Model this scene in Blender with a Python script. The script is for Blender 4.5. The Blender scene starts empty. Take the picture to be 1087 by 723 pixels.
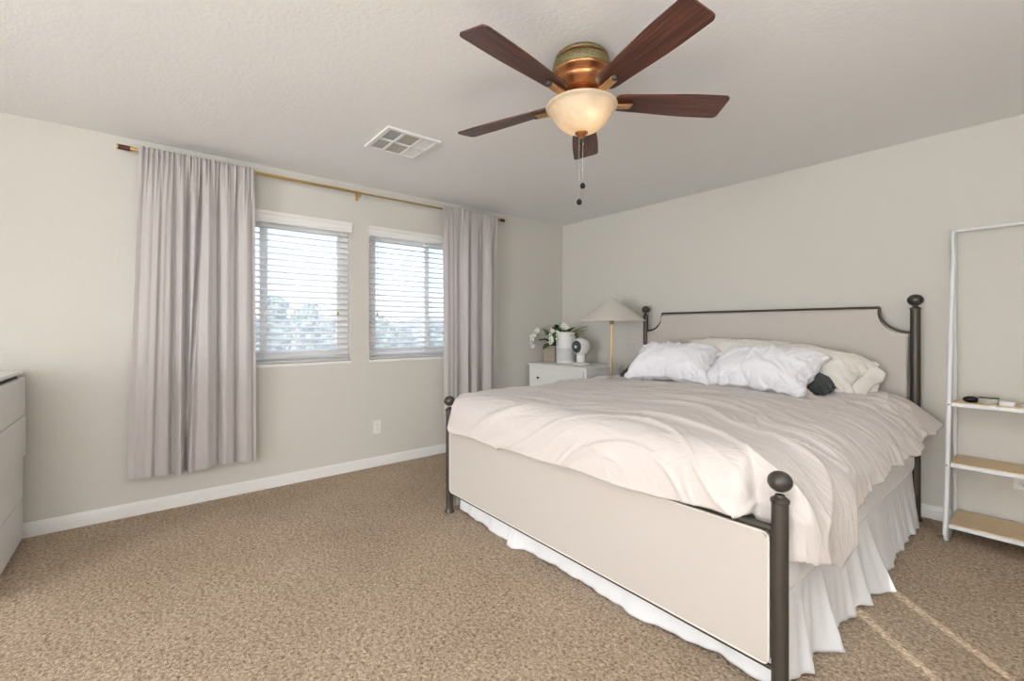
import bpy, bmesh, math, random
from math import sin, cos, pi, radians, atan2, sqrt
from mathutils import Vector, Matrix, noise, Euler

scene = bpy.context.scene
C = scene.collection
random.seed(7)

# ------------------------------------------------------------------ camera, world, lights
YAW = atan2(581.5, 474)
cam_d = bpy.data.cameras.new('camera'); cam = bpy.data.objects.new('camera', cam_d); C.objects.link(cam)
cam.location = (3.795, -3.881, 1.22); cam.rotation_euler = (pi / 2, 0, YAW)
cam_d.sensor_width = 36; cam_d.lens = 36 * 474 / 1087; cam_d.shift_y = -14 / 1087; cam_d.clip_start = .05; cam_d.clip_end = 2000
scene.camera = cam
vs = scene.view_settings
vs.view_transform = 'Standard'; vs.look = 'None'; vs.gamma = 1; vs.use_curve_mapping = False; vs.exposure = 0.35

world = bpy.data.worlds.new('world'); scene.world = world; world.use_nodes = True
wn = world.node_tree; wn.nodes.clear()
sky = wn.nodes.new('ShaderNodeTexSky'); sky.sky_type = 'NISHITA'; sky.sun_disc = False
sky.sun_elevation = radians(38); sky.sun_rotation = radians(130); sky.air_density = 1.0; sky.dust_density = .6
bg = wn.nodes.new('ShaderNodeBackground'); bg.inputs['Strength'].default_value = 0.215
wo = wn.nodes.new('ShaderNodeOutputWorld')
wn.links.new(sky.outputs[0], bg.inputs[0]); wn.links.new(bg.outputs[0], wo.inputs[0])

def light(name, kind, loc, rot, energy, color=(1, 1, 1), **kw):
    d = bpy.data.lights.new(name, kind); d.energy = energy; d.color = color
    for k, v in kw.items(): setattr(d, k, v)
    o = bpy.data.objects.new(name, d); C.objects.link(o); o.location = loc; o.rotation_euler = rot
    return o
# low sun from behind the house, entering only by the two gaps beside the closed shade in the right wall
sd = Vector((-.735 * cos(radians(36)), .677 * cos(radians(36)), -sin(radians(36))))
sun = light('sun', 'SUN', (8, -8, 6), (0, 0, 0), 6.5, (1, .95, .88), angle=radians(.8))
sun.rotation_euler = sd.to_track_quat('-Z', 'Y').to_euler()
# added fill lamp shining in through an invented opening behind the camera
light('fill_near_opening', 'AREA', (3.5, -9.3, 1.1), (radians(90), 0, 0), 138, (.985, .985, 1), shape='RECTANGLE', size=2.0, size_y=2.0)
# added fill lamp outside an invented opening in the right wall
light('fill_right_opening', 'AREA', (6.05, -5.2, 1.5), (radians(90), 0, radians(90)), 55, (.98, .98, 1), shape='RECTANGLE', size=1.9, size_y=1.9)
# added fill lamps, out of view, aimed up to brighten the room off the ceiling
light('fill_uplight', 'AREA', (4.7, -3.4, 1.75), (radians(180), 0, 0), 36, (.97, .975, 1), shape='DISK', size=.6)
light('fill_uplight', 'AREA', (4.3, -5.2, 1.75), (radians(180), 0, 0), 40, (.97, .975, 1), shape='DISK', size=.6)
# daylight at the two bedroom windows, high outside the glass
for _y in (-3.2, -1.8):
    light('daylight_window', 'AREA', (-1.0, _y, 3.1), (0, 0, 0), 25, (.95, .98, 1), shape='RECTANGLE', size=1.5, size_y=1.2).rotation_euler = Vector((1, 0, -.95)).to_track_quat('-Z', 'Y').to_euler()

# light bounced up from the bright ground outside, through the blinds onto the ceiling
for _y in (-3.2, -1.8):
    light('ground_bounce_window', 'AREA', (-1.3, _y, .1), (0, 0, 0), 11, (1, .98, .96), shape='RECTANGLE', size=1.5, size_y=1.2).rotation_euler = Vector((1, 0, 1.0)).to_track_quat('-Z', 'Y').to_euler()

scene.cycles.max_bounces = 8; scene.cycles.diffuse_bounces = 5; scene.cycles.transparent_max_bounces = 16
scene.cycles.transmission_bounces = 6; scene.cycles.use_denoising = True; scene.cycles.sample_clamp_indirect = 6
scene.cycles.caustics_reflective = False; scene.cycles.caustics_refractive = False

# ------------------------------------------------------------------ materials
def srgb(r, g, b):
    f = lambda c: (c / 255 / 12.92) if c / 255 <= .04045 else ((c / 255 + .055) / 1.055) ** 2.4
    return (f(r), f(g), f(b), 1)
class Mt:
    def __init__(s, name, col, rough=.6, metal=0, spec=.5):
        s.m = bpy.data.materials.new(name); s.m.use_nodes = True; s.t = s.m.node_tree
        s.b = s.t.nodes['Principled BSDF']; s.out = s.t.nodes['Material Output']
        s.b.inputs['Base Color'].default_value = col; s.b.inputs['Roughness'].default_value = rough
        s.b.inputs['Metallic'].default_value = metal; s.b.inputs['Specular IOR Level'].default_value = spec
    def n(s, typ, **kw):
        x = s.t.nodes.new(typ)
        for k, v in kw.items():
            if hasattr(x, k): setattr(x, k, v)
            else: x.inputs[k].default_value = v
        return x
    def l(s, a, b): s.t.links.new(a, b)
    def coord(s, sc=(1, 1, 1), src='Object', rot=(0, 0, 0)):
        tc = s.n('ShaderNodeTexCoord'); mp = s.n('ShaderNodeMapping'); mp.inputs['Scale'].default_value = sc
        mp.inputs['Rotation'].default_value = rot
        s.l(tc.outputs[src], mp.inputs[0]); return mp.outputs[0]
    def noise(s, scale, detail=3, vec=None, rough=.5, dist=0):
        x = s.n('ShaderNodeTexNoise'); x.inputs['Scale'].default_value = scale; x.inputs['Detail'].default_value = detail
        x.inputs['Roughness'].default_value = rough; x.inputs['Distortion'].default_value = dist
        if vec is None: vec = s.coord()
        s.l(vec, x.inputs['Vector']); return x.outputs['Fac']
    def ramp(s, fac, stops):
        r = s.n('ShaderNodeValToRGB'); e = r.color_ramp.elements
        while len(e) > 1: e.remove(e[-1])
        e[0].position, e[0].color = stops[0]
        for p, c in stops[1:]:
            q = e.new(p); q.color = c
        s.l(fac, r.inputs[0]); return r.outputs[0]
    def color(s, out): s.l(out, s.b.inputs['Base Color']); return s
    def bump(s, fac, strength, dist, prev=None):
        b = s.n('ShaderNodeBump'); b.inputs['Strength'].default_value = strength; b.inputs['Distance'].default_value = dist
        s.l(fac, b.inputs['Height'])
        if prev: s.l(prev, b.inputs['Normal'])
        s.l(b.outputs[0], s.b.inputs['Normal']); return b.outputs[0]

def paint(name, col, sc=90, st=.25, d=.004, rough=.75):
    m = Mt(name, col, rough, spec=.3); m.bump(m.noise(sc, 2), st, d); return m.m
M = {}
M['wall'] = paint('wall_paint_greige', (.64, .622, .572, 1), 75, .35, .004)
M['ceiling'] = paint('ceiling_paint_white', (.87, .87, .86, 1), 60, .3, .004, .85)
M['trim'] = paint('trim_white_gloss', (.82, .82, .80, 1), 30, .03, .001, .4)
M['white'] = paint('white_lacquer', (.84, .84, .82, 1), 30, .02, .001, .4)
M['plastic'] = paint('white_plastic', (.80, .79, .77, 1), 200, .03, .0005, .4)
M['vinyl'] = paint('white_vinyl_frame', (.85, .85, .84, 1), 50, .02, .0005, .35)

m = Mt('carpet_tan', (.4, .3, .22, 1), .95, spec=.1)
n1 = m.noise(78, 3, rough=.7, dist=.7); n2 = m.noise(1.6, 3); n3 = m.noise(38, 2, dist=.8)
c1 = m.ramp(n1, [(.3, (.21, .15, .10, 1)), (.48, (.47, .365, .265, 1)), (.66, (.73, .60, .47, 1))])
c2 = m.ramp(n2, [(.3, (.86, .84, .82, 1)), (.7, (1, 1, 1, 1))])
mx = m.n('ShaderNodeMixRGB', blend_type='MULTIPLY'); mx.inputs[0].default_value = 1; m.l(c1, mx.inputs[1]); m.l(c2, mx.inputs[2])
m.color(mx.outputs[0]); p = m.bump(n3, .5, .02); m.bump(n1, 1.0, .012, p); M['carpet'] = m.m

def fabric(name, col, weave=900, wr=0, rough=.9, trans=0, wsc=9, sheen=.2, wdist=.006, msc=(1, 1, 1)):
    m = Mt(name, col, rough, spec=.15); m.b.inputs['Sheen Weight'].default_value = sheen
    p = m.bump(m.noise(weave, 2), .12, .0008)
    if wr:
        v = m.coord(msc, rot=(0, 0, -.45) if msc[1] != 1 else (0, 0, 0)); a = m.noise(wsc, 4, v, .55, 1.2)
        ma = m.n('ShaderNodeMath', operation='SUBTRACT'); ma.inputs[1].default_value = .5; m.l(a, ma.inputs[0])
        ab = m.n('ShaderNodeMath', operation='ABSOLUTE'); m.l(ma.outputs[0], ab.inputs[0])
        pw = m.n('ShaderNodeMath', operation='POWER'); pw.inputs[1].default_value = .6; m.l(ab.outputs[0], pw.inputs[0])
        m.bump(pw.outputs[0], wr, wdist, p)
    if trans:
        t = m.n('ShaderNodeBsdfTranslucent'); t.inputs[0].default_value = col; mix = m.n('ShaderNodeMixShader'); mix.inputs[0].default_value = trans
        m.l(m.b.outputs[0], mix.inputs[1]); m.l(t.outputs[0], mix.inputs[2]); m.l(mix.outputs[0], m.out.inputs[0])
    return m.m
M['linen'] = fabric('linen_upholstery', (.54, .50, .46, 1), 420, .15, wsc=3)
M['duvet'] = fabric('cotton_cream', (.64, .59, .56, 1), 900, .34, wsc=5, wdist=.014, msc=(1, 3.4, 1))
M['pillow'] = fabric('cotton_white', (.84, .84, .88, 1), 900, .35, wsc=9, wdist=.008)
M['ivory'] = fabric('cotton_ivory', (.80, .77, .71, 1), 900, .3, wsc=8)
M['skirt'] = fabric('cotton_skirt_white', (.82, .83, .85, 1), 900, .25, wsc=10)
M['charcoal'] = fabric('cotton_charcoal', (.035, .042, .042, 1), 900, .3)
M['curtain'] = fabric('curtain_light_grey', (.72, .685, .675, 1), 700, 0, trans=.38)
M['mattress'] = fabric('mattress_white', (.85, .85, .86, 1), 500, .1)
M['piping'] = fabric('linen_piping', (.72, .67, .60, 1), 500)

m = Mt('iron_dark_bronze', (.075, .065, .055, 1), .42, .55); m.bump(m.noise(60, 2), .08, .001); M['iron'] = m.m
m = Mt('black_metal', (.012, .012, .012, 1), .4, .5); M['black'] = m.m
m = Mt('brushed_gold', (.62, .42, .17, 1), .3, 1); m.bump(m.noise(80, 2, m.coord((1, 1, .05))), .05, .0005); M['gold'] = m.m
m = Mt('copper_bronze', (.50, .21, .09, 1), .32, .9)
m.color(m.ramp(m.noise(14, 3), [(.3, (.30, .11, .045, 1)), (.7, (.58, .28, .12, 1))])); M['copper'] = m.m
m = Mt('copper_gold_arm', (.66, .38, .18, 1), .3, .9); M['copperlight'] = m.m
m = Mt('olive_gold_mesh', (.3, .25, .1, 1), .5, .4)
n_ = m.noise(260, 2); m.color(m.ramp(n_, [(.35, (.07, .055, .022, 1)), (.6, (.27, .22, .10, 1))])); m.bump(n_, .7, .002); M['mesh'] = m.m
m = Mt('dark_red_wood', (.08, .015, .01, 1), .3); M['darkred'] = m.m
m = Mt('white_powder_coat', (.80, .81, .83, 1), .35); M['powder'] = m.m
m = Mt('nickel', (.7, .7, .68, 1), .25, 1); M['nickel'] = m.m

def wood(name, stops, sc=(1.2, 26, 26), rough=.35, ns=4):
    m = Mt(name, (1, 1, 1, 1), rough)
    v = m.coord(sc); f = m.noise(ns, 4, v, .6, .6); m.color(m.ramp(f, stops)); m.bump(f, .05, .001); return m.m
M['blade'] = wood('walnut_blade', [(.25, (.025, .010, .008, 1)), (.5, (.085, .028, .018, 1)), (.75, (.20, .072, .04, 1))], rough=.3, ns=2.2)
M['birch'] = wood('pale_birch', [(.3, (.60, .44, .25, 1)), (.7, (.72, .56, .35, 1))], (1.2, 14, 14), .45)

def glass():
    m = Mt('window_glass_hazed', (1, 1, 1, 1)); t = m.t
    tr = m.n('ShaderNodeBsdfTransparent'); gl = m.n('ShaderNodeBsdfGlossy'); gl.inputs['Roughness'].default_value = .02
    tl = m.n('ShaderNodeBsdfTranslucent'); tl.inputs[0].default_value = (.82, .90, 1, 1)  # bluish translucent part puts outdoor glare and haze into the pane
    a = m.n('ShaderNodeMixShader'); a.inputs[0].default_value = .20; m.l(tr.outputs[0], a.inputs[1]); m.l(tl.outputs[0], a.inputs[2])
    b = m.n('ShaderNodeMixShader'); b.inputs[0].default_value = .04; m.l(a.outputs[0], b.inputs[1]); m.l(gl.outputs[0], b.inputs[2])
    m.l(b.outputs[0], m.out.inputs[0]); return m.m
M['glass'] = glass()
m = Mt('blind_slat_white', (.86, .86, .86, 1), .45)
t = m.n('ShaderNodeBsdfTranslucent'); t.inputs[0].default_value = (.9, .9, .9, 1); mix = m.n('ShaderNodeMixShader'); mix.inputs[0].default_value = .4
m.l(m.b.outputs[0], mix.inputs[1]); m.l(t.outputs[0], mix.inputs[2]); m.l(mix.outputs[0], m.out.inputs[0]); M['slat'] = m.m

# lamp bowl: amber alabaster glass that its own bulbs light
m = Mt('alabaster_glass', (.85, .70, .50, 1), .25)
f = m.noise(9, 4, dist=1.5); cr = m.ramp(f, [(.3, (.74, .64, .50, 1)), (.7, (.88, .80, .68, 1))]); m.color(cr)
t = m.n('ShaderNodeBsdfTranslucent'); m.l(cr, t.inputs[0]); mix = m.n('ShaderNodeMixShader'); mix.inputs[0].default_value = .55
m.l(m.b.outputs[0], mix.inputs[1]); m.l(t.outputs[0], mix.inputs[2]); m.l(mix.outputs[0], m.out.inputs[0]); M['bowl'] = m.m
m = Mt('lit_bulb', (1, 1, 1, 1)); m.b.inputs['Emission Color'].default_value = (1, .84, .62, 1); m.b.inputs['Emission Strength'].default_value = 3.6; M['bulb'] = m.m
m = Mt('lamp_shade_linen', (.86, .83, .77, 1), .85)
t = m.n('ShaderNodeBsdfTranslucent'); t.inputs[0].default_value = (.86, .83, .77, 1); mix = m.n('ShaderNodeMixShader'); mix.inputs[0].default_value = .3
m.l(m.b.outputs[0], mix.inputs[1]); m.l(t.outputs[0], mix.inputs[2]); m.l(mix.outputs[0], m.out.inputs[0]); M['shade'] = m.m
M['planter'] = paint('planter_taupe', (.42, .36, .29, 1), 120, .1, .001)
M['planterlight'] = paint('louvre_beige', (.50, .47, .42, 1), 120, .1, .001)
M['soil'] = paint('soil_dark', (.03, .02, .015, 1), 80, .6, .01)
m = Mt('leaf_green', (.05, .15, .04, 1), .35); m.color(m.ramp(m.noise(12, 2), [(.3, (.025, .09, .03, 1)), (.7, (.10, .24, .06, 1))])); M['leaf'] = m.m
m = Mt('leaf_dark', (.02, .05, .025, 1), .4); M['leafdark'] = m.m
m = Mt('leaf_yellow_green', (.30, .32, .12, 1), .5); M['leafpale'] = m.m
M['petal'] = paint('petal_white', (.85, .85, .76, 1), 60, .05, .001)
m = Mt('grille_grey', (.10, .11, .12, 1), .5); M['grille'] = m.m
m = Mt('perforated_band', (.6, .6, .6, 1), .5)
vx = m.n('ShaderNodeTexVoronoi'); vx.inputs['Scale'].default_value = 220; m.l(m.coord(), vx.inputs['Vector'])
m.color(m.ramp(vx.outputs['Distance'], [(.2, (.35, .35, .36, 1)), (.4, (.66, .66, .66, 1))])); M['perf'] = m.m
m = Mt('blue_button', (.1, .3, .6, 1), .4); M['blue'] = m.m
m = Mt('duct_grey', (.12, .12, .11, 1), .8); M['duct'] = m.m
m = Mt('foam_filter_beige', (.42, .40, .35, 1), .9); m.bump(m.noise(300, 2), .4, .002); M['filter'] = m.m
m = Mt('foliage_far', (.10, .15, .07, 1), .9)
m.color(m.ramp(m.noise(2.5, 4), [(.35, (.12, .16, .13, 1)), (.7, (.34, .40, .33, 1))])); M['foliage'] = m.m  # leaf tones lightened and greyed to carry the outdoor haze
m = Mt('bark', (.12, .08, .05, 1), .9); m.bump(m.noise(20, 3, m.coord((1, 1, .2))), .5, .02); M['bark'] = m.m
m = Mt('hill_scrub', (.3, .28, .25, 1), .95); m.color(m.ramp(m.noise(.03, 4), [(.35, (.22, .22, .22, 1)), (.7, (.40, .37, .33, 1))])); M['hill'] = m.m
m = Mt('dry_ground', (.42, .38, .32, 1), .95); m.color(m.ramp(m.noise(.25, 4), [(.35, (.34, .31, .25, 1)), (.7, (.50, .46, .40, 1))])); M['ground'] = m.m

# ------------------------------------------------------------------ mesh helpers
def link(name, me, mat, parent=None, smooth=False):
    o = bpy.data.objects.new(name, me); C.objects.link(o)
    if mat: me.materials.append(M[mat] if isinstance(mat, str) else mat)
    if smooth:
        for p in me.polygons: p.use_smooth = True
    if parent is not None: o.parent = parent
    return o
def build(name, bm, mat, parent=None, smooth=False, angle=None):
    bmesh.ops.recalc_face_normals(bm, faces=bm.faces)
    me = bpy.data.meshes.new(name); bm.to_mesh(me); bm.free()
    o = link(name, me, mat, parent, smooth)
    if smooth and angle is not None:
        me.set_sharp_from_angle(angle=radians(angle))
    return o
def B(): return bmesh.new()
def box(bm, c, s, rot=None, bev=0, seg=2):
    r = bmesh.ops.create_cube(bm, size=1); vs_ = r['verts']
    bmesh.ops.scale(bm, vec=s, verts=vs_)
    if bev:
        es = list({e for v in vs_ for e in v.link_edges})
        rr = bmesh.ops.bevel(bm, geom=es, offset=bev, segments=seg, affect='EDGES', profile=.5, clamp_overlap=True)
        vs_ = list({v for f_ in rr['faces'] for v in f_.verts} | {v for v in vs_ if v.is_valid})
    if rot: bmesh.ops.rotate(bm, cent=(0, 0, 0), matrix=Euler(rot).to_matrix(), verts=vs_)
    bmesh.ops.translate(bm, vec=c, verts=vs_)
    return vs_
def bx(bm, x0, x1, y0, y1, z0, z1, bev=0, seg=2):
    return box(bm, ((x0 + x1) / 2, (y0 + y1) / 2, (z0 + z1) / 2), (abs(x1 - x0), abs(y1 - y0), abs(z1 - z0)), None, bev, seg)
def tube(bm, pts, r, n=10, cap=True, radii=None):
    pts = [Vector(p) for p in pts]; rings = []
    for i, p in enumerate(pts):
        if i == 0: d = pts[1] - p
        elif i == len(pts) - 1: d = p - pts[i - 1]
        else: d = (pts[i + 1] - p).normalized() + (p - pts[i - 1]).normalized()
        d.normalize()
        up = Vector((0, 0, 1)) if abs(d.z) < .95 else Vector((1, 0, 0))
        a = d.cross(up).normalized(); b = d.cross(a).normalized(); rr = radii[i] if radii else r
        rings.append([bm.verts.new(p + a * cos(2 * pi * k / n) * rr + b * sin(2 * pi * k / n) * rr) for k in range(n)])
    for q, w in zip(rings, rings[1:]):
        for k in range(n): bm.faces.new((q[k], q[(k + 1) % n], w[(k + 1) % n], w[k]))
    if cap:
        bm.faces.new(rings[0]); bm.faces.new(rings[-1])
def lathe(bm, prof, c=(0, 0, 0), n=32, mat=None):
    rings = []
    for r, z in prof:
        if r < 1e-6: v = Vector((0, 0, z)); rings.append([bm.verts.new((mat @ v if mat else v) + Vector(c))])
        else:
            ring = []
            for k in range(n):
                v = Vector((r * cos(2 * pi * k / n), r * sin(2 * pi * k / n), z)); ring.append(bm.verts.new((mat @ v if mat else v) + Vector(c)))
            rings.append(ring)
    for q, w in zip(rings, rings[1:]):
        for k in range(n):
            k2 = (k + 1) % n
            if len(q) == 1 and len(w) == 1: continue
            if len(q) == 1: bm.faces.new((q[0], w[k], w[k2]))
            elif len(w) == 1: bm.faces.new((q[k], w[0], q[k2]))
            else: bm.faces.new((q[k], q[k2], w[k2], w[k]))
def grid(bm, nu, nv, fn):
    g = [[bm.verts.new(fn(i / nu, j / nv)) for j in range(nv + 1)] for i in range(nu + 1)]
    for i in range(nu):
        for j in range(nv): bm.faces.new((g[i][j], g[i + 1][j], g[i + 1][j + 1], g[i][j + 1]))
    return g
def sphere_prof(rx, rz, n=12, z0=0): return [(rx * sin(pi * i / n), z0 - rz * cos(pi * i / n)) for i in range(n + 1)]
def interp(x, pts):
    if x <= pts[0][0]: return pts[0][1]
    for (a, b), (c, d) in zip(pts, pts[1:]):
        if x <= c: return b + (d - b) * (x - a) / (c - a)
    return pts[-1][1]
def sstep(a, b, x):
    t_ = min(1, max(0, (x - a) / (b - a))); return t_ * t_ * (3 - 2 * t_)
def fbm(p, o=3):
    s_, a_ = 0, 1
    for _ in range(o): s_ += a_ * noise.noise(p); p = p * 2.03 + Vector((7, 3, 1)); a_ *= .5
    return s_
def ridge(p): return 1 - min(1, abs(noise.noise(p)) * 3.2)

def tag(o, label, cat, group=None, kind=None):
    o['label'] = label; o['category'] = cat
    if group: o['group'] = group
    if kind: o['kind'] = kind
    return o
def thing(name, label, cat, loc=(0, 0, 0), rz=0, group=None):
    o = bpy.data.objects.new(name, None); C.objects.link(o); o.location = loc; o.rotation_euler = (0, 0, rz); o.empty_display_size = .1
    return tag(o, label, cat, group)
def struct(name, bm, mat, **kw):
    o = build(name, bm, mat, **kw); o['kind'] = 'structure'; return o
def copy_tree(o, parent=None):
    c = o.copy(); C.objects.link(c)
    if parent is not None: c.parent = parent
    for ch in list(o.children): copy_tree(ch, c)
    return c

# ------------------------------------------------------------------ room shell
HC = 2.44; XR = 5.2; YN = -6.2
bm = B(); bx(bm, -.15, XR + .15, YN - .15, .15, -.12, 0); floor = struct('floor', bm, 'carpet')
bm = B(); bx(bm, -.15, XR + .15, YN - .15, .15, HC, HC + .12); struct('ceiling', bm, 'ceiling')
bm = B(); bx(bm, -.15, XR + .15, 0, .15, 0, HC); struct('wall_back', bm, 'wall')
W1 = (-3.85, -2.55); W2 = (-2.39, -1.13); WZ = (.935, 2.09)
bm = B()
bx(bm, -.15, 0, YN - .15, 0, 0, WZ[0]); bx(bm, -.15, 0, YN - .15, 0, WZ[1], HC)
for a, b in ((YN - .15, W1[0]), (W1[1], W2[0]), (W2[1], 0)): bx(bm, -.15, 0, a, b, WZ[0], WZ[1])
struct('wall_left', bm, 'wall')
# right wall: closed-shade window leaving two narrow gaps, and an added opening for the fill lamp
bm = B(); o1 = (-6.05, -4.4, .55, 2.35)
bx(bm, XR, XR + .15, -2.945, 0, 0, HC); bx(bm, XR, XR + .15, -3.6, -2.945, 2.12, HC); bx(bm, XR, XR + .15, -3.6, -2.945, 0, .06)
bx(bm, XR, XR + .15, o1[1], -3.6, 0, HC)
bx(bm, XR, XR + .15, o1[0], o1[1], 0, o1[2]); bx(bm, XR, XR + .15, o1[0], o1[1], o1[3], HC); bx(bm, XR, XR + .15, YN - .15, o1[0], 0, HC)
struct('wall_right', bm, 'wall')
bm = B(); bx(bm, XR + .001, XR + .015, -3.305, -2.975, .06, 2.12); bx(bm, XR + .001, XR + .015, -3.6, -3.335, .06, 2.12); struct('window_3', bm, 'vinyl')
bm = B()
bx(bm, -.15, 1.4, YN - .15, YN, 0, HC); bx(bm, 4.6, XR + .15, YN - .15, YN, 0, HC); bx(bm, 1.4, 4.6, YN - .15, YN, 2.25, HC)  # unseen opening, added to let the fill lamp in
struct('wall_near', bm, 'wall')
# unseen enclosures added beyond both fill openings to keep the sun out
bm = B(); bx(bm, 4.7, 4.82, -9.6, YN - .15, -.12, 2.6); bx(bm, -.1, 4.82, -9.6, YN - .15, 2.5, 2.6); bx(bm, -.1, 0, -9.6, YN - .15, -.12, 2.6); bx(bm, -.1, 4.82, -9.6, YN - .15, -.14, -.02)
bx(bm, -.1, 4.82, -9.7, -9.6, -.14, 2.6)
struct('wall_sun_block_near', bm, 'ceiling')
bm = B(); bx(bm, XR + .15, 6.2, -6.25, -6.15, 0, 2.6); bx(bm, XR + .15, 6.2, -4.38, -4.28, 0, 2.6); bx(bm, XR + .15, 6.2, -6.25, -4.28, 2.5, 2.6); bx(bm, 6.2, 6.3, -6.25, -4.28, 0, 2.6); bx(bm, XR + .15, 6.2, -6.25, -4.28, -.05, 0)
struct('wall_sun_block_right', bm, 'ceiling')  # unseen box added behind the right fill opening

def baseboard(name, p0, p1, nrm, h=.085):
    prof = [(0, 0), (.014, 0), (.014, h * .55), (.011, h * .62), (.012, h * .7), (.008, h * .86), (.004, h), (0, h)]
    bm = B(); L = []
    for p in (p0, p1): L.append([bm.verts.new((p[0] + nrm[0] * a, p[1] + nrm[1] * a, z)) for a, z in prof])
    n = len(prof)
    for k in range(n): bm.faces.new((L[0][k], L[0][(k + 1) % n], L[1][(k + 1) % n], L[1][k]))
    bm.faces.new(L[0]); bm.faces.new(L[1]); struct(name, bm, 'trim')
baseboard('baseboard_left', (0, YN), (0, 0), (1, 0)); baseboard('baseboard_back', (0, 0), (XR, 0), (0, -1)); baseboard('baseboard_right', (XR, -2.9), (XR, 0), (-1, 0))

# ------------------------------------------------------------------ windows with frames, glass, blinds
def window(name, y0, y1, ym):
    z0, z1 = WZ; xf = -.09
    bm = B(); w = .055
    bx(bm, xf - .029, xf + .029, y0 + w - .006, y1 - w + .006, z0, z0 + w, .004); bx(bm, xf - .029, xf + .029, y0 + w - .006, y1 - w + .006, z1 - w, z1, .004)
    bx(bm, xf - .03, xf + .03, y0, y0 + w, z0, z1, .004); bx(bm, xf - .03, xf + .03, y1 - w, y1, z0, z1, .004)
    fr = struct(name, bm, 'vinyl')
    bm = B(); s_ = .045
    for a, b, dx in ((y0 + w - .005, ym + .03, -.0125), (ym - .03, y1 - w + .005, .0125)):
        bx(bm, xf + dx - .012, xf + dx + .012, a, a + s_, z0 + w, z1 - w, .002); bx(bm, xf + dx - .012, xf + dx + .012, b - s_, b, z0 + w, z1 - w, .002)
        bx(bm, xf + dx - .011, xf + dx + .011, a + s_ - .004, b - s_ + .004, z0 + w, z0 + w + s_, .002); bx(bm, xf + dx - .011, xf + dx + .011, a + s_ - .004, b - s_ + .004, z1 - w - s_, z1 - w, .002)
    build('window_sash', bm, 'vinyl', fr)
    for a, b, dx in ((y0 + w, ym, -.0125), (ym, y1 - w, .0125)):
        bm = B(); bx(bm, xf + dx - .002, xf + dx + .002, a + .02, b - .02, z0 + w + .02, z1 - w - .02); build('window_pane', bm, 'glass', fr)
    bm = B(); bx(bm, -.15, .008, y0, y1, z0 - .02, z0 + .004, .003); build('window_sill', bm, 'trim', fr)
    return fr
window('window_1', W1[0], W1[1], -3.19); window('window_2', W2[0], W2[1], -1.79)

def blind(y0, y1, label, wand_y):
    t = thing('window_blind', label, 'window blind', (0, (y0 + y1) / 2, WZ[0]), 0, 'wooden blinds on the two windows'); W = y1 - y0 - .012; H = WZ[1] - WZ[0]
    bm = B(); bx(bm, -.055, .0, -W / 2, W / 2, H - .05, H - .002, .003); build('headrail', bm, 'slat', t)
    bm = B()  # moulded valance
    prof = [(.004, H - .075), (.016, H - .075), (.016, H - .06), (.011, H - .052), (.011, H - .02), (.02, H - .008), (.02, H + .012), (.004, H + .012)]
    L = [[bm.verts.new((a, y, z)) for a, z in prof] for y in (-W / 2 - .012, W / 2 + .012)]; n = len(prof)
    for k in range(n): bm.faces.new((L[0][k], L[0][(k + 1) % n], L[1][(k + 1) % n], L[1][k]))
    bm.faces.new(L[0]); bm.faces.new(L[1]); build('valance', bm, 'trim', t)
    bm = B(); z = .05; sp = .0475; k = 0
    while z < H - .085:
        tl = radians(22)
        vs_ = box(bm, (-.030, 0, z), (.048, W - .004, .0028), (0, tl, 0)); z += sp
    build('slats', bm, 'slat', t)
    bm = B(); bx(bm, -.056, -.006, -W / 2, W / 2, .008, .026, .004); build('bottom_rail', bm, 'slat', t)
    for q in (-.40, 0, .40):
        bm = B(); tube(bm, [(-.0055, q * W, .02), (-.0055, q * W, H - .05)], .0011, 6); tube(bm, [(-.055, q * W, .02), (-.055, q * W, H - .05)], .0011, 6)
        build('ladder_cord', bm, 'slat', t)
    bm = B(); tube(bm, [(.008, wand_y, H - .09), (.008, wand_y, .42)], .003, 8); build('tilt_cord', bm, 'slat', t)
    bm = B(); lathe(bm, [(0, -.03), (.008, -.028), (.010, -.01), (.004, .006), (0, .008)], (.008, wand_y, .41), 12); build('cord_tassel', bm, 'planter', t, True)
    return t
blind(W1[0], W1[1], 'white slatted blind on the left window, partly behind the wider curtain', .54)
blind(W2[0], W2[1], 'white slatted blind on the right window, nearer the bed, beside the narrow curtain', -.56)

# ------------------------------------------------------------------ curtain rod and curtains
RX = .095; RZ = 2.345
t = thing('curtain_rod', 'thin brass curtain rod with dark red end caps above both windows', 'curtain rod', (RX, -2.5, RZ))
bm = B(); tube(bm, [(0, -1.47, 0), (0, 0, 0)], .011, 14); tube(bm, [(0, 0, 0), (0, 1.47, 0)], .008, 14); build('rod', bm, 'gold', t, True, 40)
for s in (-1, 1):
    bm = B(); R_ = Euler((pi / 2 * -s, 0, 0)).to_matrix()
    lathe(bm, [(0, 0), (.016, 0), (.016, .012), (.013, .014), (.013, .068), (.0165, .070), (.0165, .078), (0, .078)], (0, s * 1.455, 0), 20, R_)
    f_ = build('finial', bm, 'gold', t, True, 40)
    bm = B(); lathe(bm, [(0, 0), (.0155, 0), (.0155, .058), (0, .058)], (0, s * 1.467, 0), 20, R_); build('end_cap', bm, 'darkred', f_, True, 40)
for yb in (-1.40, 0, 1.40):
    bm = B(); bx(bm, -RX, -RX + .006, yb - .012, yb + .012, -.045, .02, .002); tube(bm, [(-RX, yb, -.018), (-.005, yb, -.018), (.012, yb, -.008), (.014, yb, .004)], .005, 8)
    tube(bm, [(-.01, yb, -.02), (-.01, yb, -.038)], .004, 8); build('bracket', bm, 'gold', t, True, 40)

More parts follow.
